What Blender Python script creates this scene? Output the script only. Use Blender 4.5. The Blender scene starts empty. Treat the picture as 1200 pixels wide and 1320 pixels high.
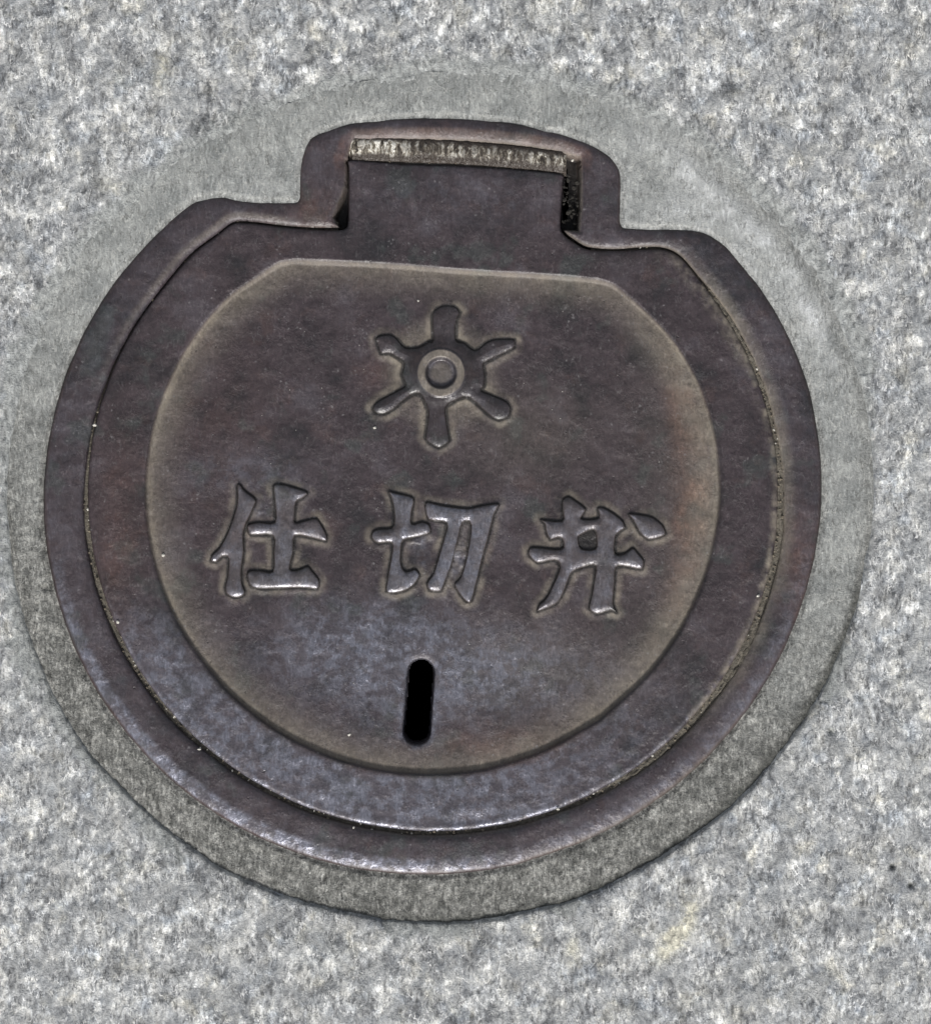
import bpy, math, random
import numpy as np
from math import radians, pi

# ------------------------------------------------------------------ camera, sky, sun, exposure
S = 0.00025            # metres per unit: the cover is about 25 cm across; heights and outlines are in these quarter-millimetres
CX, CY = 600.0, 660.0  # the origin of the plan

sc = bpy.context.scene
cam_d = bpy.data.cameras.new("camera")
cam = bpy.data.objects.new("camera", cam_d)
sc.collection.objects.link(cam)
CAM_H = 0.85
cam.location = (0, 0, CAM_H)
cam.rotation_euler = (0, 0, 0)
cam_d.sensor_fit = 'VERTICAL'
cam_d.sensor_height = 24.0
cam_d.lens = 24.0 * CAM_H / (1320 * S)
cam_d.clip_start = 0.01
cam_d.clip_end = 50
sc.camera = cam

SUN_EL = radians(33)
w = bpy.data.worlds.new("World")
sc.world = w
w.use_nodes = True
nt = w.node_tree
nt.nodes.clear()
sky = nt.nodes.new("ShaderNodeTexSky")
sky.sky_type = 'NISHITA'
sky.sun_disc = False
sky.sun_elevation = SUN_EL
sky.sun_rotation = pi
sky.dust_density = 3.0
sky.air_density = 1.0
hs = nt.nodes.new("ShaderNodeHueSaturation")
hs.inputs['Saturation'].default_value = 0.30      # thin overcast
bg = nt.nodes.new("ShaderNodeBackground")
bg.inputs['Strength'].default_value = 0.05
wo = nt.nodes.new("ShaderNodeOutputWorld")
nt.links.new(sky.outputs[0], hs.inputs['Color'])
nt.links.new(hs.outputs[0], bg.inputs['Color'])
nt.links.new(bg.outputs[0], wo.inputs['Surface'])

sun_d = bpy.data.lights.new("sun", 'SUN')
sun_d.energy = 1.5
sun_d.angle = radians(13)
sun_d.color = (1.0, 0.97, 0.93)
sun = bpy.data.objects.new("sun", sun_d)
sc.collection.objects.link(sun)
sun.location = (0, -1, 1)
sun.rotation_euler = (radians(90) - SUN_EL, 0, 0)   # shines from the foot of the picture

sc.view_settings.view_transform = 'Standard'
sc.view_settings.look = 'None'
sc.view_settings.gamma = 1.0
sc.view_settings.exposure = 1.2

# ------------------------------------------------------------------ numeric helpers
F = np.float32

def vnoise(x, y, seed):
    rng = np.random.RandomState(seed)
    L = rng.rand(256, 256).astype(F)
    xi = np.floor(x).astype(np.int64); yi = np.floor(y).astype(np.int64)
    fx = (x - xi).astype(F); fy = (y - yi).astype(F)
    fx = fx * fx * fx * (fx * (fx * 6 - 15) + 10); fy = fy * fy * fy * (fy * (fy * 6 - 15) + 10)
    x0 = xi & 255; x1 = (xi + 1) & 255; y0 = yi & 255; y1 = (yi + 1) & 255
    a = L[y0, x0] * (1 - fx) + L[y0, x1] * fx
    b = L[y1, x0] * (1 - fx) + L[y1, x1] * fx
    return (a * (1 - fy) + b * fy) * 2 - 1

def fbm(x, y, size, octaves, seed, gain=0.5, ang=0.6):
    v = np.zeros_like(x, dtype=F); amp = 1.0; tot = 0
    c, s = math.cos(ang), math.sin(ang)
    u = x / size; t = y / size
    for k in range(octaves):
        v += amp * vnoise(u + 17.3 * k, t - 9.1 * k, seed + k)
        tot += amp; amp *= gain
        u, t = (c * u - s * t) * 2.03, (s * u + c * t) * 2.03
    return v / tot

def ss(a, b, x):
    t = np.clip((x - a) / (b - a), 0, 1)
    return t * t * (3 - 2 * t)

def catmull(pts, n=5):
    P = np.array(pts, dtype=float); N = len(P); out = []
    for i in range(N):
        p0, p1, p2, p3 = P[i - 1], P[i], P[(i + 1) % N], P[(i + 2) % N]
        for k in range(n):
            t = k / n
            out.append(0.5 * ((2 * p1) + (-p0 + p2) * t + (2 * p0 - 5 * p1 + 4 * p2 - p3) * t * t + (-p0 + 3 * p1 - 3 * p2 + p3) * t ** 3))
    return np.array(out)

def poly_sd(poly, X, Y):
    """signed distance, positive inside"""
    X = X.astype(F); Y = Y.astype(F)
    d = np.full(X.shape, 1e12, dtype=F); ins = np.zeros(X.shape, dtype=bool)
    P = np.asarray(poly, dtype=float); Q = np.roll(P, -1, axis=0)
    for (x0, y0), (x1, y1) in zip(P, Q):
        ex, ey = x1 - x0, y1 - y0; L2 = ex * ex + ey * ey
        if L2 < 1e-9: continue
        wx = X - F(x0); wy = Y - F(y0)
        t = (wx * F(ex) + wy * F(ey)) * F(1 / L2)
        np.clip(t, 0, 1, out=t)
        bx = wx - t * F(ex); by = wy - t * F(ey)
        np.minimum(d, bx * bx + by * by, out=d)
        if y0 != y1:
            c = ((Y >= y0) != (Y >= y1)) & (X < (Y - F(y0)) * F(ex / ey) + F(x0))
            ins ^= c
    d = np.sqrt(d)
    return np.where(ins, d, -d)

def coarse_sd(poly, X, Y, st=3.0):
    x0, x1, y0, y1 = X.min() - 4, X.max() + 4, Y.min() - 4, Y.max() + 4
    gx = np.arange(x0, x1 + st, st); gy = np.arange(y0, y1 + st, st)
    G = poly_sd(poly, *np.meshgrid(gx, gy))
    u = (X - x0) / st; v = (Y - y0) / st
    i = np.clip(u.astype(int), 0, len(gx) - 2); j = np.clip(v.astype(int), 0, len(gy) - 2)
    fu = (u - i).astype(F); fv = (v - j).astype(F)
    return (G[j, i] * (1 - fu) + G[j, i + 1] * fu) * (1 - fv) + (G[j + 1, i] * (1 - fu) + G[j + 1, i + 1] * fu) * fv

def rnd_bevel(d, wd, h):
    """drop of a rounded edge: 0 for d>=wd, -h at d=0"""
    t = np.clip(1 - d / wd, 0, 1)
    return -h * (1 - np.sqrt(np.maximum(0, 1 - t * t)))

def soft_step(d, wd):
    return ss(0, wd, d)

def snap(X, Y, sd, lim):
    gy, gx = np.gradient(sd)
    sx = np.gradient(X, axis=1); sy = np.gradient(Y, axis=0)
    gx = gx / sx; gy = gy / sy
    n = gx * gx + gy * gy + 1e-6
    m = (np.abs(sd) < lim)
    return np.where(m, X - gx / n * sd, X), np.where(m, Y - gy / n * sd, Y), np.where(m, 0, sd)

def grid_object(name, X, Y, Z, keep, mat, masks=None, origin=(0, 0, 0), parent=None, seeds=None):
    """keep: per-vertex mask; quads with all four kept vertices become faces. X, Y in plan units with Y down."""
    h, wd = X.shape
    kq = keep[:-1, :-1] & keep[1:, :-1] & keep[:-1, 1:] & keep[1:, 1:]
    used = np.zeros((h, wd), bool)
    used[:-1, :-1] |= kq; used[1:, :-1] |= kq; used[:-1, 1:] |= kq; used[1:, 1:] |= kq
    idx = np.full((h, wd), -1, dtype=np.int64); idx[used] = np.arange(used.sum())
    jj, ii = np.nonzero(kq)
    q = np.stack([idx[jj, ii], idx[jj + 1, ii], idx[jj + 1, ii + 1], idx[jj, ii + 1]], 1).astype(np.int32)
    co = np.stack([(X[used] - CX) * S - origin[0], (CY - Y[used]) * S - origin[1], Z[used] * S - origin[2]], 1).astype(F)
    me = bpy.data.meshes.new(name)
    me.vertices.add(len(co)); me.vertices.foreach_set("co", co.ravel())
    me.loops.add(q.size); me.loops.foreach_set("vertex_index", q.ravel())
    me.polygons.add(len(q)); me.polygons.foreach_set("loop_start", np.arange(0, q.size, 4, dtype=np.int32))
    me.polygons.foreach_set("use_smooth", np.ones(len(q), dtype=bool))
    me.update(calc_edges=True)
    if masks is not None:
        at = me.color_attributes.new("wear_shade_mask", 'FLOAT_COLOR', 'POINT')
        c = np.stack([np.clip(m, 0, 1)[used] for m in masks], 1).astype(F)
        at.data.foreach_set("color", c.ravel())
    me.materials.append(mat)
    o = bpy.data.objects.new(name, me)
    sc.collection.objects.link(o)
    if parent is not None: o.parent = parent
    return o

def mesh_object(name, verts, faces, mat, origin=(0, 0, 0), parent=None, smooth=True):
    me = bpy.data.meshes.new(name)
    me.from_pydata([((x - CX) * S - origin[0], (CY - y) * S - origin[1], z * S - origin[2]) for x, y, z in verts], [], faces)
    if smooth:
        me.polygons.foreach_set("use_smooth", [True] * len(me.polygons))
    me.materials.append(mat); me.update()
    o = bpy.data.objects.new(name, me); sc.collection.objects.link(o)
    if parent is not None: o.parent = parent
    return o

# ------------------------------------------------------------------ node helpers
class NB:
    def __init__(s, name):
        s.m = bpy.data.materials.new(name); s.m.use_nodes = True
        s.t = s.m.node_tree; s.t.nodes.clear()
        s.out = s.t.nodes.new("ShaderNodeOutputMaterial")
        s.b = s.t.nodes.new("ShaderNodeBsdfPrincipled")
        s.t.links.new(s.b.outputs[0], s.out.inputs['Surface'])
        tc = s.t.nodes.new("ShaderNodeTexCoord")
        sc_ = s.t.nodes.new("ShaderNodeVectorMath"); sc_.operation = 'SCALE'; sc_.inputs['Scale'].default_value = 1 / S
        s.t.links.new(tc.outputs['Object'], sc_.inputs[0]); s.P = sc_.outputs[0]
    def put(s, sock, v):
        if isinstance(v, bpy.types.NodeSocket): s.t.links.new(v, sock)
        else: sock.default_value = v
    def math(s, op, a, b=0.0, c=None, clamp=False):
        n = s.t.nodes.new("ShaderNodeMath"); n.operation = op; n.use_clamp = clamp
        s.put(n.inputs[0], a); s.put(n.inputs[1], b)
        if c is not None: s.put(n.inputs[2], c)
        return n.outputs[0]
    def noise(s, vec, size, detail=3.0, rough=0.55, dist=0.0, col=False):
        n = s.t.nodes.new("ShaderNodeTexNoise"); s.put(n.inputs['Vector'], vec)
        n.inputs['Scale'].default_value = 1.0 / size; n.inputs['Detail'].default_value = detail
        n.inputs['Roughness'].default_value = rough; n.inputs['Distortion'].default_value = dist
        return n.outputs['Color'] if col else n.outputs['Fac']
    def voronoi(s, vec, size, feature='F1', out='Color', rnd=1.0):
        n = s.t.nodes.new("ShaderNodeTexVoronoi"); n.feature = feature; s.put(n.inputs['Vector'], vec)
        n.inputs['Scale'].default_value = 1.0 / size
        if 'Randomness' in n.inputs: n.inputs['Randomness'].default_value = rnd
        return n.outputs[out]
    def mapping(s, vec, scale=(1, 1, 1), rot=0.0, loc=(0, 0, 0)):
        n = s.t.nodes.new("ShaderNodeMapping"); s.put(n.inputs['Vector'], vec)
        n.inputs['Scale'].default_value = scale; n.inputs['Rotation'].default_value = (0, 0, rot); n.inputs['Location'].default_value = loc
        return n.outputs[0]
    def ramp(s, fac, stops, interp='LINEAR'):
        n = s.t.nodes.new("ShaderNodeValToRGB"); s.put(n.inputs[0], fac)
        cr = n.color_ramp; cr.interpolation = interp
        while len(cr.elements) < len(stops): cr.elements.new(0.5)
        for e, (p, c) in zip(cr.elements, stops):
            e.position = p
            e.color = (c, c, c, 1) if isinstance(c, (int, float)) else (*c, 1)
        return n.outputs[0]
    def step(s, x, a, b):
        n = s.t.nodes.new("ShaderNodeMapRange"); n.interpolation_type = 'SMOOTHSTEP'
        s.put(n.inputs['Value'], x); n.inputs['From Min'].default_value = a; n.inputs['From Max'].default_value = b
        return n.outputs[0]
    def mix(s, f, a, b, mode='MIX'):
        n = s.t.nodes.new("ShaderNodeMix"); n.data_type = 'RGBA'; n.blend_type = mode
        s.put(n.inputs[0], f); 
        s.put(n.inputs[6], a if isinstance(a, bpy.types.NodeSocket) else (*a, 1))
        s.put(n.inputs[7], b if isinstance(b, bpy.types.NodeSocket) else (*b, 1))
        return n.outputs[2]
    def add_vec(s, a, b, k=1.0):
        n = s.t.nodes.new("ShaderNodeVectorMath"); n.operation = 'MULTIPLY_ADD'
        s.put(n.inputs[0], b); n.inputs[1].default_value = (k, k, k); s.put(n.inputs[2], a)
        return n.outputs[0]
    def warp(s, vec, size, k):
        c = s.noise(vec, size, 2, col=True)
        n = s.t.nodes.new("ShaderNodeVectorMath"); n.operation = 'SUBTRACT'; s.put(n.inputs[0], c); n.inputs[1].default_value = (0.5, 0.5, 0.5)
        return s.add_vec(vec, n.outputs[0], k)
    def masks(s):
        a = s.t.nodes.new("ShaderNodeAttribute"); a.attribute_name = "wear_shade_mask"
        sp = s.t.nodes.new("ShaderNodeSeparateColor"); s.t.links.new(a.outputs['Color'], sp.inputs[0])
        return sp.outputs[0], sp.outputs[1], sp.outputs[2], a.outputs['Alpha']
    def bump(s, h, dist, strength=1.0):
        n = s.t.nodes.new("ShaderNodeBump"); n.inputs['Strength'].default_value = strength
        n.inputs['Distance'].default_value = dist * S; s.put(n.inputs['Height'], h)
        s.t.links.new(n.outputs[0], s.b.inputs['Normal'])
    def strokes(s, size, elong=3.6, warp=10):
        """short fibrous streaks whose direction drifts from place to place"""
        W = s.warp(s.P, 34, warp)
        a = s.noise(s.mapping(W, (1, 1 / elong, 1), radians(-24)), size, 3, 0.6)
        b = s.noise(s.mapping(W, (1, 1 / elong, 1), radians(16), (40, 9, 0)), size, 3, 0.6)
        c = s.noise(s.mapping(W, (1, 1 / elong, 1), radians(50), (-70, 33, 0)), size, 3, 0.6)
        m1 = s.step(s.noise(s.P, 45, 2), 0.46, 0.54)
        m2 = s.step(s.noise(s.mapping(s.P, loc=(300, 80, 0)), 60, 2), 0.53, 0.6)
        return s.mix(m2, s.mix(m1, a, b), c)

def hairlines(n, size, width, loc):
    v = n.noise(n.mapping(n.warp(n.P, 30, 12), (1, 0.38, 1), radians(-14), loc), size, 2, 0.55)
    line = n.step(n.math('ABSOLUTE', n.math('SUBTRACT', v, 0.5)), width, width * 0.25)
    return n.math('MULTIPLY', line, n.step(n.noise(n.mapping(n.P, loc=loc), 16, 2), 0.46, 0.58))

# ------------------------------------------------------------------ materials
def granite_material():
    n = NB("flamed_granite")
    stain, dark, cool, _ = n.masks()
    W = n.warp(n.P, 9, 7)
    st = n.strokes(5.0, 3.0)
    cells = n.voronoi(n.mapping(n.warp(n.P, 12, 14), (1, 0.6, 1), -0.3), 17)
    sepn = n.t.nodes.new("ShaderNodeSeparateColor"); n.t.links.new(cells, sepn.inputs[0])
    cell2 = n.voronoi(n.mapping(W, (1, 0.6, 1), 0.3), 6.5)
    sep2 = n.t.nodes.new("ShaderNodeSeparateColor"); n.t.links.new(cell2, sep2.inputs[0])
    base = n.ramp(sepn.outputs[0], [(0.0, (0.22, 0.23, 0.24)), (0.25, (0.34, 0.35, 0.36)), (0.6, (0.45, 0.455, 0.45)), (1.0, (0.64, 0.635, 0.61))])
    fine = n.ramp(sep2.outputs[1], [(0.0, (0.24, 0.25, 0.26)), (0.3, (0.37, 0.38, 0.385)), (0.7, (0.47, 0.475, 0.47)), (1.0, (0.66, 0.66, 0.65))])
    c = n.mix(0.5, base, fine)
    c = n.mix(0.72, c, n.ramp(n.noise(n.mapping(n.warp(n.P, 26, 22), (1, 0.62, 1), -0.28), 22, 4, 0.62), [(0.36, (0.19, 0.20, 0.215)), (0.5, (0.42, 0.43, 0.435)), (0.62, (0.74, 0.735, 0.70))]))
    # fibrous light and dark streaks in the grain
    k = n.ramp(st, [(0.34, 0.48), (0.44, 0.88), (0.54, 1.07), (0.66, 1.6)])
    c = n.mix(1.0, c, k, 'MULTIPLY')
    fl = n.voronoi(n.mapping(n.warp(n.P, 5, 5), (1, 0.62, 1), -0.25), 8.5)
    sfl = n.t.nodes.new("ShaderNodeSeparateColor"); n.t.links.new(fl, sfl.inputs[0])
    c = n.mix(1.0, c, n.ramp(sfl.outputs[0], [(0.0, 0.72), (0.08, 0.78), (0.14, 1.0), (0.84, 1.0), (0.92, 1.22), (1.0, 1.4)]), 'MULTIPLY')
    c = n.mix(n.math('MULTIPLY', hairlines(n, 7, 0.035, (0, 0, 0)), 0.75), c, (0.10, 0.105, 0.11))
    c = n.mix(n.math('MULTIPLY', hairlines(n, 8, 0.030, (90, 50, 0)), 0.85), c, (0.85, 0.85, 0.84))
    # warm feldspar and bluish clouds
    warm = n.step(n.noise(n.mapping(n.P, loc=(120, 40, 0)), 48, 4, 0.6), 0.54, 0.68)
    c = n.mix(n.math('MULTIPLY', warm, 0.55), c, n.mix(1.0, c, (1.10, 1.05, 0.92), 'MULTIPLY'))
    cold = n.step(n.noise(n.mapping(n.P, loc=(-420, 140, 0)), 40, 4, 0.6), 0.52, 0.68)
    c = n.mix(n.math('MULTIPLY', cold, 0.8), c, n.mix(1.0, c, (0.86, 0.91, 0.98), 'MULTIPLY'))
    # black mica specks
    mica = n.step(n.voronoi(n.mapping(W, (1, 0.7, 1), -0.4), 15, out='Distance'), 0.10, 0.04)
    mica = n.math('MULTIPLY', mica, n.step(n.noise(n.P, 60, 2), 0.45, 0.6))
    c = n.mix(n.math('MULTIPLY', mica, 0.55), c, (0.07, 0.08, 0.09))
    # stains of the stone itself
    c = n.mix(n.math('MULTIPLY', stain, 1.1, clamp=True), c, n.mix(n.step(st, 0.36, 0.62), (0.50, 0.48, 0.40), (0.88, 0.85, 0.70)))
    # broad soft clouds, and places where the grain is rubbed smooth
    c = n.mix(1.0, c, n.ramp(n.noise(n.warp(n.P, 50, 30), 46, 4, 0.6), [(0.36, 0.74), (0.5, 1.0), (0.63, 1.28)]), 'MULTIPLY')
    rub = n.step(n.noise(n.mapping(n.warp(n.P, 30, 24), loc=(77, -310, 0)), 34, 3, 0.6), 0.50, 0.62)
    c = n.mix(n.math('MULTIPLY', rub, 0.62), c, n.ramp(n.noise(n.P, 24, 3), [(0.4, (0.33, 0.345, 0.36)), (0.6, (0.50, 0.505, 0.50))]))
    film = n.step(n.math('ADD', cool, n.math('MULTIPLY', n.math('SUBTRACT', n.noise(n.warp(n.P, 16, 12), 22, 4, 0.65), 0.5), 2.0)), 0.30, 0.85)
    c = n.mix(n.math('MULTIPLY', film, 0.9), c, n.mix(1.0, (0.32, 0.332, 0.325), n.ramp(st, [(0.32, 0.6), (0.68, 1.5)]), 'MULTIPLY'))
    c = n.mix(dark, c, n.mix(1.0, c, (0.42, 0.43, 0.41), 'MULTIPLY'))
    c = n.mix(1.0, c, (0.97, 0.975, 0.98), 'MULTIPLY')
    n.put(n.b.inputs['Base Color'], c)
    n.b.inputs['Roughness'].default_value = 0.62
    n.b.inputs['Specular IOR Level'].default_value = 0.45
    h = n.math('ADD', n.math('MULTIPLY', st, 1.0), n.math('MULTIPLY', sepn.outputs[0], 0.25))
    h = n.math('ADD', h, n.math('MULTIPLY', n.noise(n.P, 2.2, 3, 0.7), 0.5))
    n.bump(h, 4.2)
    return n.m

def mortar_material():
    n = NB("cement_mortar")
    grime, light, edge, _ = n.masks()
    st = n.strokes(3.4, 3.4, 8)
    c = n.ramp(n.noise(n.warp(n.P, 30, 14), 38, 4, 0.6), [(0.3, (0.22, 0.232, 0.228)), (0.5, (0.29, 0.30, 0.292)), (0.7, (0.39, 0.40, 0.385))])
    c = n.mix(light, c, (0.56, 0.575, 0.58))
    gr = n.ramp(n.noise(n.warp(n.P, 12, 8), 14, 4, 0.65), [(0.34, (0.115, 0.116, 0.108)), (0.5, (0.205, 0.205, 0.192)), (0.66, (0.36, 0.358, 0.335))])
    c = n.mix(grime, c, gr)
    amt = n.math('ADD', 0.5, n.math('MULTIPLY', grime, 0.5))
    k = n.ramp(st, [(0.32, 0.40), (0.45, 0.84), (0.56, 1.08), (0.69, 1.9)])
    c = n.mix(amt, c, n.mix(1.0, c, k, 'MULTIPLY'))
    c = n.mix(n.math('MULTIPLY', hairlines(n, 7, 0.04, (30, 70, 0)), 0.5), c, (0.09, 0.092, 0.085))
    c = n.mix(n.math('MULTIPLY', hairlines(n, 8, 0.03, (190, 20, 0)), 0.45), c, (0.55, 0.55, 0.52))
    sand = n.step(n.voronoi(n.warp(n.P, 6, 3), 8, out='Distance'), 0.20, 0.06)
    c = n.mix(n.math('MULTIPLY', sand, n.math('MULTIPLY', grime, 0.4)), c, (0.42, 0.41, 0.36))
    c = n.mix(edge, c, (0.055, 0.058, 0.052))  # shadow band below the granite's lower edge, painted into the mortar
    n.put(n.b.inputs['Base Color'], c)
    n.b.inputs['Roughness'].default_value = 0.8
    n.b.inputs['Specular IOR Level'].default_value = 0.3
    h = n.math('ADD', n.math('MULTIPLY', st, 0.8), n.math('MULTIPLY', n.noise(n.P, 2.5, 3, 0.7), 0.6))
    h = n.math('MULTIPLY', h, n.math('ADD', 0.8, n.math('MULTIPLY', grime, 0.8)))
    n.bump(h, 2.4)
    return n.m

def iron_material(name="cast_iron", bumpk=1.35, gloss=0.0, even=0.25):
    n = NB(name)
    dust, wear_sheen, rust, dark = n.masks()
    st = n.strokes(3.2, 3.0, 8)
    cloud = n.noise(n.warp(n.P, 60, 25), 70, 4, 0.6)
    c = n.ramp(cloud, [(0.32, (0.024, 0.022, 0.025)), (0.45, (0.040, 0.031, 0.035)), (0.56, (0.053, 0.041, 0.046)), (0.68, (0.070, 0.060, 0.069))])
    green = n.step(n.noise(n.mapping(n.P, loc=(510, -220, 0)), 55, 3), 0.57, 0.68)
    c = n.mix(n.math('MULTIPLY', green, 0.5), c, (0.048, 0.058, 0.056))
    red = n.step(n.noise(n.mapping(n.P, loc=(-130, 620, 0)), 40, 4, 0.6), 0.56, 0.70)
    c = n.mix(n.math('MULTIPLY', red, 0.22), c, (0.088, 0.052, 0.044))
    c = n.mix(n.math('MULTIPLY', rust, n.math('ADD', 0.5, n.math('MULTIPLY', n.step(n.noise(n.P, 26, 3), 0.4, 0.6), 0.5))), c, (0.150, 0.078, 0.058))
    # worn bare metal in scratchy patches, with bluish sky sheen painted in
    wearn = n.math('MULTIPLY', wear_sheen, n.math('ADD', even, n.math('MULTIPLY', n.step(n.noise(n.warp(n.P, 15, 10), 17, 4, 0.65), 0.42, 0.62), 1 - even)))
    c = n.mix(wearn, c, (0.215, 0.22, 0.265))
    # dust packed into the corners
    dn = n.math('MULTIPLY', dust, n.math('ADD', 0.65, n.math('MULTIPLY', n.noise(n.warp(n.P, 10, 6), 12, 4, 0.6), 0.7)), clamp=True)
    c = n.mix(dn, c, n.mix(n.noise(n.P, 28, 3), (0.185, 0.155, 0.120), (0.240, 0.215, 0.178)))
    c = n.mix(dark, c, (0.012, 0.011, 0.011))  # painted shade for edges, walls and crevices
    k = n.ramp(st, [(0.30, 0.65), (0.45, 0.93), (0.56, 1.05), (0.70, 1.6)])
    c = n.mix(n.math('ADD', 0.62, n.math('MULTIPLY', wearn, 0.4)), c, n.mix(1.0, c, k, 'MULTIPLY'))
    # scattered pale pin-prick scuffs of bare metal
    gl = n.step(n.voronoi(n.warp(n.P, 6, 6), 9, out='Distance'), 0.24, 0.06)
    gl = n.math('MULTIPLY', gl, n.step(n.noise(n.P, 32, 4, 0.65), 0.51, 0.62))
    c = n.mix(n.math('MULTIPLY', gl, 0.55), c, (0.22, 0.21, 0.215))
    pit = n.math('MULTIPLY', n.step(n.voronoi(n.mapping(n.warp(n.P, 7, 10), (1, 0.6, 1), -0.4), 11, out='Distance'), 0.17, 0.02), n.step(n.noise(n.mapping(n.P, loc=(33, 510, 0)), 40, 4, 0.6), 0.50, 0.60))
    c = n.mix(n.math('MULTIPLY', pit, 0.45), c, (0.018, 0.016, 0.017))
    c = n.mix(n.math('MULTIPLY', hairlines(n, 9, 0.022, (60, 10, 0)), 0.14), c, (0.24, 0.235, 0.24))
    c = n.mix(n.math('MULTIPLY', hairlines(n, 9, 0.030, (160, 210, 0)), 0.22), c, (0.022, 0.020, 0.022))
    n.put(n.b.inputs['Base Color'], c)
    n.put(n.b.inputs['Metallic'], n.math('MULTIPLY', wearn, 0.5))
    ro = n.math('SUBTRACT', n.math('ADD', 0.42 - gloss, n.math('MULTIPLY', dn, 0.35)), n.math('MULTIPLY', wearn, 0.12))
    ro = n.math('ADD', ro, n.math('MULTIPLY', n.math('SUBTRACT', n.noise(n.P, 9, 3, 0.6), 0.5), 0.25))
    n.put(n.b.inputs['Roughness'], ro)
    n.b.inputs['Specular IOR Level'].default_value = 0.5
    h = n.math('ADD', n.math('MULTIPLY', st, 0.55), n.math('MULTIPLY', n.noise(n.P, 2.4, 3, 0.65), 0.35))
    h = n.math('MULTIPLY', h, n.math('ADD', 0.6, n.math('MULTIPLY', n.step(n.noise(n.P, 30, 3, 0.6), 0.42, 0.66), 0.8)))
    h = n.math('ADD', h, n.math('MULTIPLY', n.noise(n.warp(n.P, 14, 6), 18, 3, 0.45), 1.3))
    h = n.math('SUBTRACT', h, n.math('MULTIPLY', pit, 0.35))
    n.bump(h, bumpk)
    return n.m

def bright_metal_material():
    n = NB("scuffed_metal_painted_glint")
    a = n.noise(n.mapping(n.warp(n.P, 8, 7), (1, 0.26, 1)), 5.0, 3, 0.6)
    patch = n.step(n.noise(n.mapping(n.P, loc=(0, 300, 0)), 22, 3, 0.6), 0.38, 0.6)
    c = n.ramp(a, [(0.40, (0.03, 0.025, 0.02)), (0.46, (0.15, 0.13, 0.10)), (0.51, (0.46, 0.42, 0.34)), (0.57, (1.0, 0.97, 0.88))])  # near-white stops paint the broken glint of the scuffed edge
    c = n.mix(n.math('MULTIPLY', n.math('SUBTRACT', 1.0, patch), 0.65), c, (0.10, 0.085, 0.07))
    edge, lightm, _, _ = n.masks()
    k = n.math('MULTIPLY', edge, n.step(n.math('ADD', n.noise(n.warp(n.P, 9, 8), 9, 3, 0.6), n.math('MULTIPLY', edge, 0.35)), 0.40, 0.66), clamp=True)
    c = n.mix(k, (0.055, 0.044, 0.036), c)
    n.put(n.b.inputs['Base Color'], c)
    n.put(n.b.inputs['Metallic'], n.math('MULTIPLY', k, 0.15))
    n.b.inputs['Roughness'].default_value = 0.42
    n.bump(a, 5.0)
    return n.m

def plain(name, col, rough=0.9, var=0.35, size=6):
    n = NB(name)
    f = n.ramp(n.noise(n.P, size, 4, 0.6), [(0.3, 1 - var), (0.7, 1 + var)])
    n.put(n.b.inputs['Base Color'], n.mix(1.0, col, f, 'MULTIPLY'))
    n.b.inputs['Roughness'].default_value = rough
    n.bump(n.noise(n.P, 2.5, 3), 1.5)
    return n.m

GRANITE = granite_material(); MORTAR = mortar_material()
IRON = iron_material(); IRON_LETTER = iron_material("cast_iron_raised_marks", gloss=0.11, bumpk=1.1, even=0.4)
BRIGHT = bright_metal_material()
SOIL = plain("dark_damp_soil", (0.02, 0.018, 0.015))
DIRT = plain("packed_grey_dirt", (0.12, 0.108, 0.088), 0.95, 0.6, 5)
GRIT_PALE = plain("pale_grit", (0.55, 0.53, 0.48), 0.7, 0.3)
GRIT_BROWN = plain("brown_grit", (0.17, 0.145, 0.11), 0.85, 0.5)

# ------------------------------------------------------------------ outlines in plan
HOLE = [(560,103),(640,105),(720,118),(800,140),(870,175),(930,225),(990,285),(1040,340),(1078,400),(1105,470),(1120,540),(1126,610),(1124,691),(1107,775),(1089,833),(1064,884),(1035,935),(998,978),(967,1020),(925,1053),(892,1077),(808,1128),(746,1161),(704,1177),(642,1186),(563,1189),(506,1186),(464,1177),(410,1169),(372,1157),(314,1138),(276,1118),(237,1092),(200,1058),(165,1025),(135,996),(105,967),(73,918),(47,848),(29,778),(18,720),(10,647),(10,593),(18,525),(32,475),(52,429),(73,380),(112,327),(150,286),(195,247),(235,217),(280,190),(335,160),(400,135),(470,114)]
FRAME = [(384,256),(385,225),(388,205),(394,186),(402,175),(420,167),(460,156),(520,151),(560,150),(600,151),(660,157),(720,170),(760,184),(785,200),(798,216),(801,235),(801,262),(801,290),(815,293),(840,294),(867,294),(902,298),(930,311),(955,339),(983,374),(1011,423),(1032,472),(1048,517),(1055,570),(1059,622),(1058,680),(1047,745),(1033,792),(1012,838),(983,883),(946,937),(900,986),(835,1038),(767,1080),(683,1110),(640,1120),(600,1127),(563,1130),(506,1128),(448,1120),(391,1105),(333,1080),(276,1046),(226,1011),(177,966),(135,905),(105,855),(84,811),(67,753),(60,702),(56,647),(60,585),(75,515),(94,453),(119,404),(147,362),(168,338),(210,291),(241,264),(259,255),(285,252),(315,257),(350,259),(372,259)]
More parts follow.
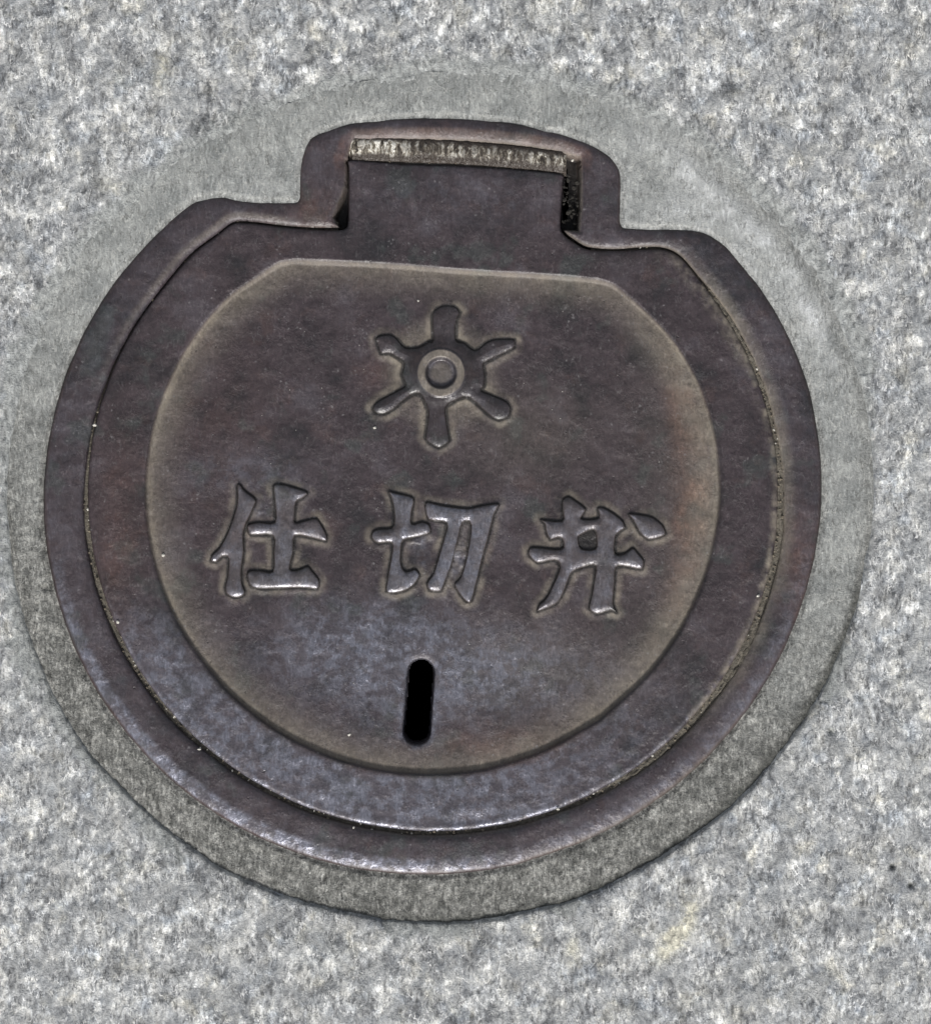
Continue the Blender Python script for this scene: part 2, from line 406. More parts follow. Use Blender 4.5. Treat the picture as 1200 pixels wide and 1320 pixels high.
LID = [(451,206),(485,208),(520,211),(600,214),(680,219),(722,224),(725,232),(723,260),(722,290),(727,302),(740,312),(758,321),(792,323),(830,321),(858,322),(880,334),(902,362),(930,400),(955,439),(972,477),(986,519),(998,566),(1002,610),(1001,684),(992,735),(977,789),(955,836),(922,891),(880,938),(845,970),(806,1000),(766,1025),(725,1042),(662,1058),(600,1066),(564,1070),(525,1070),(464,1066),(410,1050),(366,1031),(315,1000),(264,958),(221,918),(185,873),(159,833),(142,789),(127,738),(118,684),(114,629),(116,575),(122,538),(133,510),(146,471),(164,438),(185,408),(213,366),(247,328),(282,301),(300,288),(320,287),(364,292),(400,295),(436,296),(446,293),(449,285),(450,250),(450,215)]
DISH = [(378,333),(392,333),(468,336),(528,340),(600,346),(700,352),(760,357),(786,361),(803,370),(829,395),(860,433),(885,468),(902,500),(916,542),(923,580),(927,622),(926,655),(922,709),(911,756),(889,800),(864,840),(831,880),(780,924),(767,933),(704,965),(642,987),(600,996),(544,999),(487,992),(429,975),(372,950),(326,922),(284,884),(236,829),(211,775),(195,724),(190,665),(190,611),(196,556),(211,513),(231,460),(259,415),(294,380),(329,356),(358,337)]
def crop(pts, x0, y0, k): return [(x0 + x / k, y0 + y / k) for x, y in pts]
EMBLEM = crop([(530,310),(525,140),(560,90),(620,68),(690,75),(730,120),(705,180),(700,310),(760,335),(830,385),(900,335),(960,310),(1040,305),(1112,312),(1112,370),(1060,400),(920,470),(895,490),(905,560),(900,640),(880,670),(950,700),(1060,750),(1085,800),(1070,860),(1000,885),(940,860),(830,760),(770,720),(700,745),(630,790),(638,900),(655,1020),(620,1060),(570,1080),(500,1040),(475,1000),(490,900),(495,810),(450,710),(400,700),(330,745),(270,800),(200,840),(130,835),(105,790),(150,740),(300,660),(335,630),(310,560),(325,480),(290,450),(230,415),(165,415),(140,350),(128,300),(170,278),(240,275),(290,310),(340,365),(430,365),(500,325)], 460, 380, 5.4545)
SHI = [crop([(285,160),(315,155),(350,205),(440,275),(430,330),(400,400),(370,460),(340,560),(345,700),(325,850),(330,960),(355,1030),(330,1070),(260,1080),(200,1050),(185,990),(205,900),(215,760),(170,745),(120,790),(70,780),(80,730),(140,670),(200,560),(250,430),(285,300)], 260, 600, 6.316),
       crop([(580,165),(640,150),(760,180),(865,220),(820,270),(770,300),(760,400),(760,465),(830,450),(930,430),(980,490),(1020,570),(1010,620),(900,595),(760,575),(750,700),(720,840),(780,850),(860,820),(900,860),(960,940),(940,1010),(800,1000),(500,1010),(400,990),(365,920),(380,860),(480,855),(575,860),(580,700),(575,575),(400,570),(370,530),(375,480),(470,460),(590,460),(590,300)], 260, 600, 6.316)]
KIRI = [crop([(240,135),(300,150),(440,190),(430,290),(425,390),(500,375),(560,395),(570,460),(480,495),(365,520),(345,600),(345,700),(380,760),(450,740),(490,790),(450,860),(380,910),(300,930),(225,920),(235,800),(265,620),(265,540),(160,545),(110,500),(120,450),(170,430),(270,420),(285,320),(265,200)], 460, 610, 6.0),
        crop([(530,225),(650,245),(850,270),(960,250),(1100,235),(1065,320),(1020,500),(980,640),(930,850),(890,990),(850,1000),(800,950),(750,860),(800,800),(850,620),(880,400),(820,385),(790,500),(740,700),(690,830),(650,915),(560,910),(540,850),(590,770),(630,640),(670,500),(690,385),(550,360)], 460, 610, 6.0)]
BEN = [crop([(355,130),(400,110),(450,140),(520,195),(500,240),(490,265),(550,270),(610,255),(600,190),(650,190),(720,230),(780,280),(800,330),(760,360),(730,400),(730,510),(790,510),(850,470),(890,510),(930,560),(920,620),(870,620),(800,605),(735,610),(725,720),(715,860),(740,930),(700,915),(600,940),(540,900),(560,800),(575,700),(585,600),(520,605),(430,640),(400,700),(360,800),(310,870),(180,920),(190,870),(240,820),(300,700),(335,600),(300,560),(180,580),(120,530),(115,490),(150,465),(340,480),(355,420),(330,400),(270,415),(240,370),(225,300),(200,270),(350,280),(350,200)], 660, 620, 5.4545),
       crop([(820,230),(900,235),(990,255),(1060,310),(1085,370),(1040,400),(960,415),(900,370),(850,280)], 660, 620, 5.4545)]
BEN_HOLE = crop([(480,385),(570,345),(590,400),(585,475),(490,475),(470,410)], 660, 620, 5.4545)
SLOT_A, SLOT_B, SLOT_R = (542.5, 868), (537.0, 943), 19.0

def true_arc(pts, deg, ytop=330, keepk=1.0, cx=557.0, cy=635.0):
    """the turned, round part of an outline follows one smooth curve"""
    P = np.array(pts, dtype=float)
    phi = np.arctan2(P[:, 0] - cx, P[:, 1] - cy); rad = np.hypot(P[:, 0] - cx, P[:, 1] - cy)
    m = P[:, 1] > ytop
    co = np.polyfit(phi[m], rad[m], deg)
    w = np.clip((P[:, 1] - ytop) / 50.0, 0, 1) * keepk
    rr = rad * (1 - w) + np.polyval(co, phi) * w
    return [(cx + a * math.sin(t), cy + a * math.cos(t)) for a, t in zip(rr, phi)]
FRAME = true_arc(FRAME, 6, 300); LID = true_arc(LID, 6, 330); DISH = true_arc(DISH, 6, 350); HOLE = true_arc(HOLE, 8, 60, 0.8)
HOLE_P, FRAME_P, LID_P, DISH_P = (catmull(p, 4) for p in (HOLE, FRAME, LID, DISH))

def mesh_plan(x0, x1, y0, y1, st):
    return np.meshgrid(np.arange(x0, x1 + st, st), np.arange(y0, y1 + st, st))

def blob(X, Y, cx, cy, rx, ry, ang=0.0):
    c, s = math.cos(ang), math.sin(ang)
    u = ((X - cx) * c + (Y - cy) * s) / rx; v = (-(X - cx) * s + (Y - cy) * c) / ry
    return np.exp(-(u * u + v * v))

def slot_sd(X, Y):
    ax, ay = SLOT_A; bx, by = SLOT_B
    t = np.clip(((X - ax) * (bx - ax) + (Y - ay) * (by - ay)) / ((bx - ax) ** 2 + (by - ay) ** 2), 0, 1)
    return np.hypot(X - ax - t * (bx - ax), Y - ay - t * (by - ay)) - SLOT_R      # positive outside

# ------------------------------------------------------------------ the setting: granite paving and mortar
def spread(a, b, st, far):
    mid = list(np.arange(a, b + st, st)); lo = []; hi = []; s = st; v = mid[0]
    while v > -far: s *= 1.12; v -= s; lo.append(v)
    s = st; v = mid[-1]
    while v < far + 1300: s *= 1.12; v += s; hi.append(v)
    return np.array(lo[::-1] + mid + hi)

X, Y = np.meshgrid(spread(-12, 1212, 1.7, 1500), spread(-12, 1332, 1.7, 1500))
sd = -coarse_sd(HOLE_P, X, Y, 4.0)                      # positive on the stone
sdj = sd + 3.5 * fbm(X, Y, 75, 3, 50) + 1.3 * fbm(X, Y, 11, 3, 52, 0.7)
relief = 1.5 * fbm(X, Y, 46, 3, 11) + 1.7 * fbm(X + 0.35 * Y, Y * 0.7, 13, 3, 21, 0.6) + 0.9 * fbm(X * 1.3, Y * 0.6 + 0.3 * X, 5, 2, 31)
upper = ss(520, 250, Y) * ss(1130, 960, X)              # the cut is ground shallower at the top
edge_h = 3.6
soft = np.clip(upper + ss(650, 350, Y) * 0.8 + 0.45 * ss(330, 100, X) + 0.6 * (fbm(X, Y, 110, 2, 55) > 0.25) * ss(200, 300, np.abs(X - 850) + np.abs(Y - 1000)), 0, 1)
Z = relief + rnd_bevel(sdj, 9, 3.0) * (1 - soft) - soft * 3.6 * ss(24, -6, sdj)
film = soft * 1.25 * ss(52, -4, sdj) + 0.30 * ss(22, 0, sdj)
Z = np.where(sdj < 0, -3.0 + sdj * 1.6 + relief * 0.6, Z)
dark = np.zeros_like(X)
for px, py, r in ((1071, 942, 5), (1150, 1117, 4), (1173, 1141, 4), (86, 9, 3), (968, 340, 5)):
    b = blob(X, Y, px, py, r, r); Z -= 5 * b; dark += 1.2 * b
stain = blob(X, Y, 868, 1212, 26, 13, -0.95) * 1.3 + blob(X, Y, 890, 1175, 10, 20, 0.3) * .6 + blob(X, Y, 738, 1225, 9, 18, 0) * .5 + blob(X, Y, 208, 90, 8, 26, 0.1) * .6 + blob(X, Y, 700, 20, 40, 25, 0) * .12 + blob(X, Y, 150, 240, 25, 15, 0.3) * .3
stain = stain * (0.6 + 0.8 * (fbm(X, Y, 14, 3, 70) > -0.15))
dark += 0.34 * blob(X, Y, 420, 1230, 45, 40) + 0.25 * blob(X, Y, 300, 150, 60, 30, -0.5) + 0.20 * blob(X, Y, 1000, 1250, 60, 50)
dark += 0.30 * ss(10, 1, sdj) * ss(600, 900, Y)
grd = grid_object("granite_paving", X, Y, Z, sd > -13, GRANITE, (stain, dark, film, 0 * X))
grd['kind'] = 'structure'; grd['label'] = 'pale grey flamed granite paving around the iron cover'

X, Y = mesh_plan(0, 1140, 92, 1202, 1.7)
sdh = coarse_sd(HOLE_P, X, Y, 4.0); sdf = -coarse_sd(FRAME_P, X, Y, 4.0)
ang = np.arctan2(Y - 640, X - 560)
upper = ss(520, 250, Y) * ss(1130, 1000, X)
Z = -4.8 + 2.9 * upper + 1.2 * fbm(X, Y, 60, 2, 80) + 0.5 * fbm(X, Y, 14, 3, 82)
low = ss(560, 800, Y + 0.15 * (600 - X))
Z += low * (0.8 * fbm(X, Y, 12, 3, 85, 0.6) + 0.5 * fbm(X, Y, 5, 2, 87)) - 0.4 * low
Z -= 2.4 * ss(7, 0, sdf) + 1.0 * ss(10, 0, sdh) * low
ridge = blob(sdh + 9 * fbm(X, Y, 60, 2, 93), 0 * Y, 24, 0, 14, 1) * ss(-1.15, -0.9, ang) * ss(-0.1, -0.45, ang)     # trowelled ridge on the upper right
Z += 1.3 * ridge
b = blob(X, Y, 58, 758, 4, 4); Z -= 4 * b
grime = ss(480, 980, Y + 0.30 * (560 - X) + 90 * fbm(X, Y, 70, 3, 90)) * 0.95
grime = np.clip(grime + 0.35 * ss(10, 1, sdf) + 0.5 * ss(14, 2, sdh) * ss(560, 800, Y) + 0.30 * ss(26, 4, sdh) * ss(800, 1000, X) + 1.2 * b, 0, 1)
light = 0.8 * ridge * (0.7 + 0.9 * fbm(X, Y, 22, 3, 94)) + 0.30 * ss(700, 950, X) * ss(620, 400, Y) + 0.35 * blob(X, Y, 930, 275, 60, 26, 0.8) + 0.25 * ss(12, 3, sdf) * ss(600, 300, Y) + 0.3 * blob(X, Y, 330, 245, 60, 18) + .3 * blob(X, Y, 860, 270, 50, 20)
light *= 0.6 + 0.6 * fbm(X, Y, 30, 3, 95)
mo = grid_object("mortar_collar", X, Y, Z, (sdh > -12) & (sdf > -6), MORTAR, (grime, light, 0.75 * ss(15, 3, sdh + 3 * fbm(X, Y, 20, 3, 97)) * ss(640, 860, Y) * ss(200, 700, X), 0 * X))  # third mask paints the shadow band along the lower right cut
mo['kind'] = 'structure'; mo['label'] = 'round collar of grey cement mortar between granite and iron frame'

# ------------------------------------------------------------------ the cover: frame, lid, marks, hinge, shaft
ORG = ((557 - CX) * S, (CY - 633) * S, -0.004)
cover = bpy.data.objects.new("valve_box_cover", None)
cover.empty_display_size = 0.05
cover.location = ORG
sc.collection.objects.link(cover)
cover['label'] = 'round dark cast iron valve cover with hinged lid, spoked wheel emblem and three raised characters'
cover['category'] = 'valve cover'

HINGE_OPEN = [(452, 186), (480, 181), (520, 179), (600, 181), (680, 188), (740, 200), (748, 212), (746, 290), (724, 296), (560, 300), (437, 294), (445, 240)]

def gap_field(X, Y):
    g = 2.0 + 1.8 * ss(430, 560, Y) * ss(300, 200, X) + 2.2 * ss(300, 500, X) * ss(340, 300, Y)
    g = g + 3.2 * ss(700, 900, X) * ss(330, 420, Y) + 3.6 * ss(540, 720, Y)
    return g + 0.7 * fbm(X, Y, 40, 2, 120)

X, Y = mesh_plan(44, 1072, 138, 1146, 1.35)
sdo = coarse_sd(FRAME_P, X, Y, 2.0)
sdl = -coarse_sd(LID_P, X, Y, 2.0)                       # positive outside the lid
sdl_open = sdl - gap_field(X, Y)
sdh_open = -poly_sd(catmull(HINGE_OPEN, 3), X, Y)
sdi = np.minimum(sdl_open, sdh_open)
# rounded joining of the two edges
X2, Y2, sdi = snap(X, Y, sdi, 0.8)
sdo2 = sdo + 0.7 * fbm(X, Y, 30, 2, 130)
tab = ss(320, 300, Y) * ss(370, 390, X) * ss(815, 795, X)
ow = 19 + 6 * ss(800, 1000, Y) - 5 * tab + 5 * ss(215, 170, Y)
Z = 0.3 * fbm(X, Y, 30, 3, 140) + rnd_bevel(sdo2, ow, 8.0)
iw = 13 + 6 * ss(840, 940, X) + 6 * ss(230, 200, Y) + 3 * ss(500, 300, Y) * ss(420, 380, X)
Z += rnd_bevel(sdi, iw, 6.0 + 2.5 * ss(230, 200, Y) )
mid = np.minimum(sdo2, sdi)
Z += -0.8 * ss(700, 900, X) * ss(18, 8, sdi)
Z = np.where(sdi <= 0, np.maximum(-34, -6.0 + sdi * 9), Z)
Z = np.where(sdo2 < 0, -8.0 + sdo2 * 4, Z)
keep = (sdo > -7) & (sdi > -16)
dust = 0.45 * ss(4, 0, sdi) * ss(200, 600, X) + 0.15 * ss(232, 205, Y) * ss(18, 12, sdi) * ss(744, 735, X) * ss(448, 456, X)
dust += 0.30 * ss(14, 7, sdi) * ss(2, 6, sdi) * ss(560, 250, Y) * ss(400, 330, X) + 0.5 * ss(20, 3, sdi) * ss(850, 960, X) * (0.7 + 0.5 * fbm(X, Y, 30, 3, 133))  # upper-left inner bevel: highlight painted through the dust channel; right bevel dusty
dust += 0.30 * ss(8, 2, sdo2) * ss(880, 1000, Y) * ss(600, 800, X)
wear_sheen = 1.2 * ss(2, 6, sdo2) * ss(24, 12, sdo2) * ss(640, 1050, Y) * ss(760, 420, X) + 0.35 * ss(2, 8, sdo2) * ss(26, 12, sdo2) * ss(640, 900, Y) + 0.10  # includes a painted bluish highlight along the lower outer bevel
rust = 0.30 * ss(7, 0, sdo2) + 0.35 * blob(X, Y, 410, 270, 45, 25) + 0.4 * blob(X, Y, 1030, 720, 20, 60)
rust += 0.35 * ss(232, 205, Y) * ss(18, 12, sdi)
dark = ss(-1.0, -5, sdi) * 0.9 + 0.8 * ss(5.5, 0, sdo2) * (0.6 + 0.4 * ss(900, 600, Y))  # shade painted on gap walls and outer rim, strongest towards the top
frame = grid_object("frame", X2, Y2, Z, keep, IRON, (dust, wear_sheen, rust, dark), ORG, cover)

# lid
X, Y = mesh_plan(104, 1012, 198, 1080, 1.35)
sdl = coarse_sd(LID_P, X, Y, 2.0)
sdd = coarse_sd(DISH_P, X, Y, 2.0)                       # positive inside the dish
sds = slot_sd(X, Y).astype(F)
marks = np.full(X.shape, -99.0, dtype=F)
reg = (slice(int((380 - 198) / 1.35), int((830 - 198) / 1.35)), slice(int((250 - 104) / 1.35), int((890 - 104) / 1.35)))
for p in [EMBLEM] + SHI + KIRI + BEN:
    marks[reg] = np.maximum(marks[reg], poly_sd(p, X[reg], Y[reg]))
near = ss(-13, -1, marks)
lump = np.clip(blob(X, Y, 588, 712, 15, 34, 0.15) + blob(X, Y, 538, 692, 13, 15) + 0.7 * blob(X, Y, 336, 660, 10, 9) + 0.5 * blob(X, Y, 548, 725, 9, 14), 0, 1) * (0.75 + 0.7 * fbm(X, Y, 7, 3, 191, 0.6))
top = ss(420, 330, Y)
Z = -2.4 + 0.35 * fbm(X, Y, 50, 3, 150) + 0.25 * fbm(X, Y, 14, 3, 155)
Z += rnd_bevel(sdl, 10 + 6 * ss(245, 220, Y), 4.0)
# narrow worn channel just inside the rim, uneven
Z -= (0.9 * ss(24, 12, sdl) * ss(4, 10, sdl)) * ss(330, 420, Y) * (0.6 + 0.8 * fbm(X, Y, 60, 2, 160))
wall = 4.5 + 4 * top
Zd = -6.4 * ss(-1.0, wall, sdd) - 0.8 * ss(10, 120, sdd)
Z += Zd + 0.16 * fbm(X, Y, 6, 2, 158)
Z += 0.9 * near * ss(-14, -2, marks) + 2.6 * lump                    # fillet of casting and dust at the foot of the marks
X2, Y2, s2 = snap(X, Y, sds, 0.8)
Z -= 1.3 * ss(6, 0, sds) 
Z = np.where(s2 <= 0, np.maximum(-44, -10.9 + s2 * 12), Z)
X2b, Y2b, l2 = snap(X2, Y2, sdl, 0.8)
Z = np.where(l2 <= 0, np.maximum(-30, -6.4 + l2 * 9), Z)
keep = (sdl > -4.5) & (sds > -4.2)
dn = fbm(X, Y, 45, 3, 170)
bw = 22 + 9 * dn + 12 * ss(700, 900, X + 0 * Y)
band = ss(0, 3, sdd) * (0.36 * ss(bw * 1.5, bw * 0.3, sdd) * (0.8 + 0.6 * fbm(X, Y, 20, 3, 172)) + (0.55 - 0.38 * ss(420, 350, Y)) * ss(14, 6, sdd) * (0.85 + 0.6 * fbm(X, Y, 12, 3, 173)))
dust = band * (0.62 + 0.25 * dn) + 0.55 * ss(-13, -4, marks) * np.clip(0.62 + 1.1 * fbm(X, Y, 18, 3, 175), 0, 1.2)
dust += 0.26 * ss(60, 10, sdd) * ss(1, 5, sdd) + 0.22 * ss(760, 960, X + 0 * Y) * ss(5, 20, sdd)
dust += 0.7 * ss(12, 3, sdl) * ss(820, 930, X) * (0.5 + fbm(X, Y, 9, 2, 177)) + 0.3 * ss(22, 10, sdl) * ss(820, 900, X) * ss(560, 420, Y) * (0.5 + fbm(X, Y, 9, 2, 178))
dust += 0.42 * ss(84, 60, np.hypot(X - 568, Y - 483)) * (0.7 + 0.4 * fbm(X, Y, 25, 2, 188)) + 0.16 * blob(X, Y, 700, 860, 130, 60) + 0.14 * blob(X, Y, 680, 560, 90, 60)
wear_sheen = 0.8 * lump + 1.25 * blob(X, Y, 480, 835, 115, 48) + 1.0 * blob(X, Y, 620, 870, 130, 40) + 0.35 * blob(X, Y, 525, 915, 90, 50)  # worn round the slot, with its bluish sheen painted in
wear_sheen += 0.85 * ss(0, -10, sdd) * ss(760, 980, Y) * ss(980, 560, X) + 0.5 * blob(X, Y, 205, 850, 40, 70, -0.6) + 0.30 * blob(X, Y, 320, 610, 80, 30)  # bluish sky sheen painted along the lower annulus
wear_sheen += 0.45 * ss(9, 3, sdl) * ss(1, 3, sdl) * ss(760, 950, Y) + 0.16 * blob(X, Y, 600, 250, 150, 40) + 0.5 * ss(9, 2, sds)  # lower lid bevel and worn slot edge painted as if lit
rust = 1.15 * ss(6, 20, sdd) * ss(80, 30, sdd) * ss(840, 890, X) * ss(940, 840, Y) * (0.55 + 0.8 * fbm(X, Y, 30, 3, 180)) + 0.35 * blob(X, Y, 640, 960, 90, 22)
rust += 0.12 * blob(X, Y, 280, 560, 60, 130) + 0.3 * blob(X, Y, 150, 690, 30, 120) + 0.25 * blob(X, Y, 480, 480, 20, 20)
dark = 0.45 * ss(1.2, -2.0, sdd) * ss(-4.5, -1.5, sdd) * np.maximum(ss(600, 900, Y), ss(850, 900, X)) + 0.45 * ss(-0.5, -3, sds) + 0.8 * ss(0, -2, sdl) + 0.35 * blob(X, Y, 800, 335, 40, 12) + 0.3 * blob(X, Y, 520, 225, 60, 10)  # shade painted on the dish wall, slot walls and lid edge
dark += 0.9 * ss(-3.2, -0.8, marks) * (1 - np.clip(lump, 0, 0.8))  # shade lines painted at the foot of the marks
lid = grid_object("lid", X2b, Y2b, Z, keep, IRON, (dust, wear_sheen, rust, dark), ORG, cover)

def raised(name, polys, height, bev, hole=None, label=None, hub=None, seed=0, wearamt=0.5):
    P = np.concatenate([np.array(p) for p in polys])
    st = 0.7
    X, Y = mesh_plan(P[:, 0].min() - 4, P[:, 0].max() + 4, P[:, 1].min() - 4, P[:, 1].max() + 4, st)
    sd = np.full(X.shape, -99.0, dtype=F)
    for p in polys: sd = np.maximum(sd, poly_sd(catmull(p, 3), X, Y))
    if hole is not None: sd = np.minimum(sd, -poly_sd(catmull(hole, 3), X, Y))
    if hub is not None: sd = sd - 0.9
    X2, Y2, sd = snap(X, Y, sd, 0.45)
    floor = -9.7
    f = np.clip(sd / bev, 0, 1)
    prof = np.sqrt(np.maximum(0, 1 - (1 - f) ** 2))
    Z = floor + 0.8 + height * prof + 0.35 * fbm(X, Y, 9, 3, 200 + seed) * f
    if hub is not None:
        r = np.hypot(X - hub[0], Y - hub[1])
        Z += (2.5 * ss(50, 31, r) + 1.8 * ss(33, 29.5, r)) * (sd > 0) - 6.0 * ss(22, 15.5, r)
    Z = np.where(sd < 0, floor + 0.8 + sd * 3.5, Z)
    tone = fbm(X, Y, 16, 3, 210 + seed) + 0.25 * ss(Y.min(), Y.max(), Y)
    # highlight on the strokes' sunward lower shoulders, painted in as bright metal
    gyy = np.gradient(sd, axis=0)
    lowend_glint = ss(0.1, 0.8, -gyy / st) * ss(16, 5, sd)
    wear_sheen = (wearamt * (0.75 + 0.8 * tone) + 0.30 * lowend_glint) * ss(1.2, 3.5, sd)
    dust = 0.12 + 0.15 * ss(2.5, 0, sd)
    if hub is not None:
        wear_sheen = wear_sheen * 0.5 + 0.15 * ss(32, 28, r); dust = dust * 0.4 + 0.62 * ss(31, 29, r) * ss(19, 22, r) + 0.35 * ss(17, 10, r)
    dark = 0.85 * ss(2.4, 0.4, sd)  # shade painted along the lower edge of the stroke walls
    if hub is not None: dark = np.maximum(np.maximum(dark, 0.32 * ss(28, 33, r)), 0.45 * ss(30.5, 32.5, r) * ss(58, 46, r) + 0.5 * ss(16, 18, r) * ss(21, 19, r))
    o = grid_object(name, X2, Y2, Z, sd > -3.0, IRON_LETTER, (dust, wear_sheen, 0 * X, dark), ORG, lid)
    if label: o['label'] = label
    return o

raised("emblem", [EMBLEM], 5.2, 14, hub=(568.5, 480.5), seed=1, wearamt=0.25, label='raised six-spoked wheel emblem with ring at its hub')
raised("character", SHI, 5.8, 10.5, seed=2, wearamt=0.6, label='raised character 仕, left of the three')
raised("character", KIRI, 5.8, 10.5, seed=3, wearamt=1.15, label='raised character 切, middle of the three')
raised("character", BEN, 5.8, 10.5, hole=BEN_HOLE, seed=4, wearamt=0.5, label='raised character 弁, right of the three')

# hinge bar: the scuffed back edge of the lid's tab, its glint painted on
X, Y = mesh_plan(446, 744, 172, 232, 1.0)
t = (X - 450) / 276.0
yc = 191 + 1.5 * t + 16 * t ** 2.1
half = 13.5 - 2 * t
sy = (Y - yc)
endd = np.minimum(X - 450.5, 729 - X)
Z = -7.4 + 5.2 * np.sqrt(np.maximum(0, 1 - (sy / (half + 3)) ** 2)) - 1.2 * ss(0, 12, sy) + 0.9 * fbm(X, Y * 0.25, 4.5, 2, 300) + 0.5 * fbm(X, Y * 0.4, 12, 2, 305)
Z += -5 * ss(5, 0, endd)
brt = ss(half - 1, half - 8, np.abs(sy + 1.5 + 2.5 * fbm(X, Y, 9, 2, 311))) * (0.55 + 0.7 * ss(560, 480, X) + 0.35 * ss(680, 715, X) + 0.35 * fbm(X, Y, 24, 2, 310))  # mask of the painted glint, strongest at the left
grid_object("hinge_bar", X, Y, Z, (np.abs(sy) < half + 6) & (endd > -2), BRIGHT, (brt, 0 * X, 0 * X, 0 * X), ORG, cover)['label'] = 'scuffed silvery hinge edge in the top recess of the frame'

# shaft under the lid, closed at the bottom
vs, fs = [], []
NSEG = 64
for z in (-33, -420, -1100):
    for k in range(NSEG):
        a = 2 * pi * k / NSEG
        vs.append((557 + 442 * math.cos(a), 650 + 442 * math.sin(a), z))
for r in range(2):
    for k in range(NSEG):
        a, b = r * NSEG + k, r * NSEG + (k + 1) % NSEG
        fs.append((a, b, b + NSEG, a + NSEG))
fs.append(tuple(2 * NSEG + k for k in range(NSEG)))
mesh_object("valve_shaft", vs, fs, SOIL, ORG, cover)

# ------------------------------------------------------------------ dirt packed in the joint and loose grit
rng = np.random.RandomState(7)
loop = catmull(LID, 8)
nv, fc, idx = [], [], []
Ntot = len(loop)
tan = np.roll(loop, -1, 0) - np.roll(loop, 1, 0); tan /= np.linalg.norm(tan, axis=1)[:, None]
nrm = np.stack([tan[:, 1], -tan[:, 0]], 1)              # outward (the outline runs clockwise as seen)
cen = np.array([557, 650.0])
COL = 9
lx, ly = loop[:, 0], loop[:, 1]
amount = 0.15 + 1.0 * np.clip(ss(700, 900, lx) * ss(320, 400, ly) + 0.6 * ss(560, 760, ly), 0, 1)
amount = amount * (0.8 + 0.35 * fbm(lx, ly, 50, 2, 400))
for i in range(Ntot):
    for c in range(COL):
        off = -2.5 + 14.0 * c / (COL - 1)
        x, y = loop[i] + nrm[i] * off
        z = -13.0 + 6.0 * amount[i] + 1.1 * float(rng.randn()) * amount[i] - 2.0 * (c / (COL - 1) - 0.35) ** 2
        nv.append((x, y, z))
for i in range(Ntot):
    if i <= 8 * 11 or i >= Ntot - 8 * 5: continue                        # the tab's sides and hinge stay open
    j = (i + 1) % Ntot
    for c in range(COL - 1):
        fc.append((i * COL + c, j * COL + c, j * COL + c + 1, i * COL + c + 1))
dirt = mesh_object("joint_dirt", nv, fc, DIRT, (0, 0, 0))
dirt['kind'] = 'stuff'; dirt['label'] = 'grey brown dirt packed in the joint between lid and frame'; dirt['category'] = 'dirt'

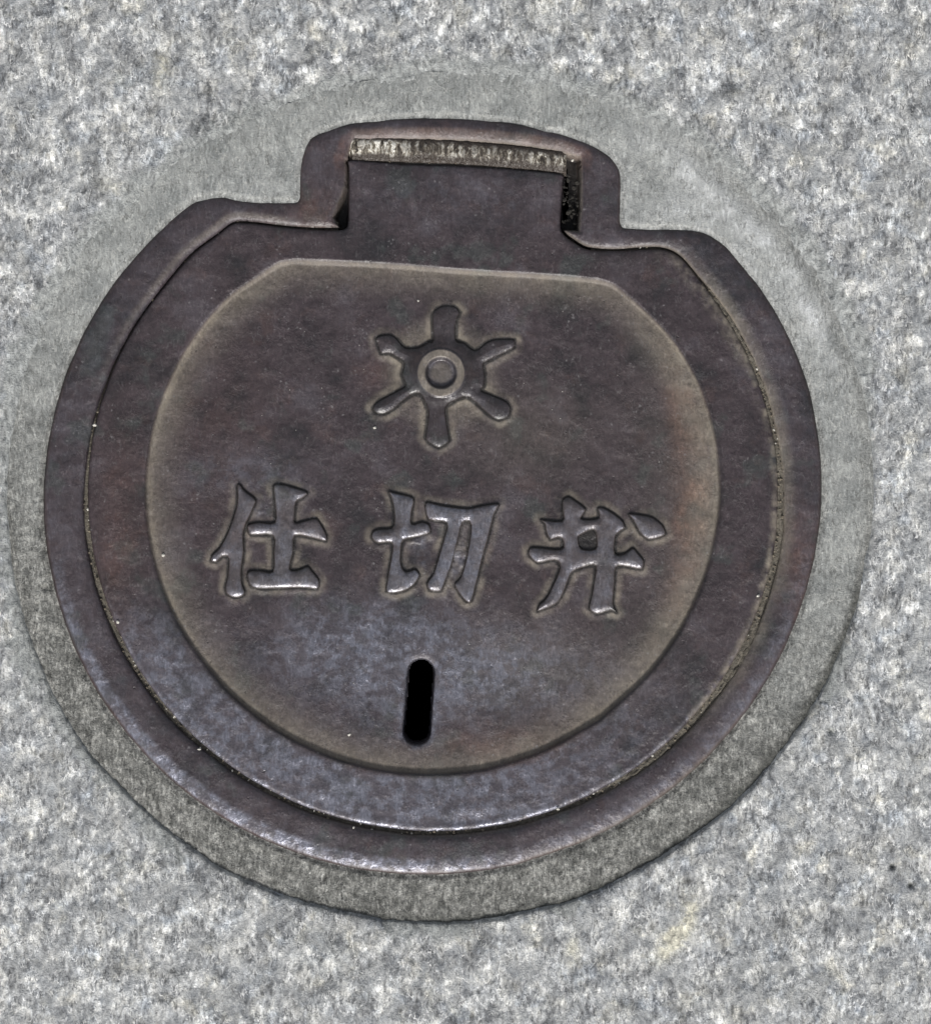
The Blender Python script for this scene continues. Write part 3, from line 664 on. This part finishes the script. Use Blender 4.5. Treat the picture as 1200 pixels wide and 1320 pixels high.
PH = (1 + 5 ** 0.5) / 2
ICO_V = [(-1, PH, 0), (1, PH, 0), (-1, -PH, 0), (1, -PH, 0), (0, -1, PH), (0, 1, PH), (0, -1, -PH), (0, 1, -PH), (PH, 0, -1), (PH, 0, 1), (-PH, 0, -1), (-PH, 0, 1)]
ICO_V = [tuple(c / math.hypot(1, PH) for c in v) for v in ICO_V]
ICO_F = [(0, 11, 5), (0, 5, 1), (0, 1, 7), (0, 7, 10), (0, 10, 11), (1, 5, 9), (5, 11, 4), (11, 10, 2), (10, 7, 6), (7, 1, 8), (3, 9, 4), (3, 4, 2), (3, 2, 6), (3, 6, 8), (3, 8, 9), (4, 9, 5), (2, 4, 11), (6, 2, 10), (8, 6, 7), (9, 8, 1)]
def grains(name, spots, mat, label):
    V, Fc = [], []
    for x, y, z, r in spots:
        b0 = len(V); sx, sy, sz = rng.uniform(0.6, 1.4), rng.uniform(0.6, 1.4), rng.uniform(0.5, 0.9); a = rng.uniform(0, 6.28)
        for u, v, q in ICO_V:
            k = rng.uniform(0.8, 1.2)
            px_, py_ = u * sx * k, v * sy * k
            V.append((x + r * (px_ * math.cos(a) - py_ * math.sin(a)), y + r * (px_ * math.sin(a) + py_ * math.cos(a)), z + r * q * sz * k))
        Fc += [tuple(b0 + i for i in f[::-1]) for f in ICO_F]
    o = mesh_object(name, V, Fc, mat, smooth=False)
    o['kind'] = 'stuff'; o['label'] = label; o['category'] = 'grit'
    return o
sp = []; sp2 = []; sp3 = []
for k in range(60):
    yy = rng.uniform(222, 316); sp3.append((rng.uniform(727, 745) + 0.25 * max(0, yy - 285), yy, -13.0 + rng.uniform(-3, 2), rng.uniform(0.9, 3.2)))
for k in range(14):
    sp.append((rng.uniform(455, 742), 0, -8.0, rng.uniform(0.6, 1.5)))
    x_ = sp[-1][0]; t_ = (x_ - 450) / 276.0; sp[-1] = (x_, 191 + 1.5 * t_ + 16 * t_ ** 2.1 + rng.uniform(12, 17), -7.0, sp[-1][3])
for i in range(8 * 12, Ntot - 8 * 5):
    for _ in range(3):
        if rng.rand() < amount[i] * 0.9:
            off = rng.uniform(-1.5, 6.5); x, y = loop[i] + nrm[i] * off
            (sp2 if rng.rand() < 0.12 else sp).append((x, y, -7.0 + rng.uniform(-1.6, 0.8), rng.uniform(0.6, 1.7)))
grains("dark_grit", sp3, SOIL, 'dark crumbs of soil in the open gap right of the hinge tab')
grains("joint_grit", sp, GRIT_BROWN, 'tiny brown grit grains lying in the joint round the lid')
# pale crumbs lying on the iron and in the joint
for x, y, z, r in ((450, 948, -8.5, 2.4), (122, 548, -3, 2.8), (483, 551, -8.8, 1.8), (210, 716, -7.5, 1.9), (257, 966, -2, 2.6), (539, 387, -8.8, 1.4), (152, 802, -1.5, 1.9), (719, 1043, -1.5, 2.2), (977, 768, -2, 2.0), (456, 1067, -2, 2.0), (738, 206, -6, 1.6)):
    sp2.append((x, y, z, r))
for k in range(120):
    x, y = rng.uniform(250, 900), rng.uniform(360, 960)
    if math.hypot(x - 557, y - 640) < 350 and not (505 < x < 575 and 835 < y < 975): sp2.append((x, y, -9.3, rng.uniform(0.25, 0.6)))
grains("pale_grit", sp2, GRIT_PALE, 'pale sandy crumbs scattered over the lid and its joint')
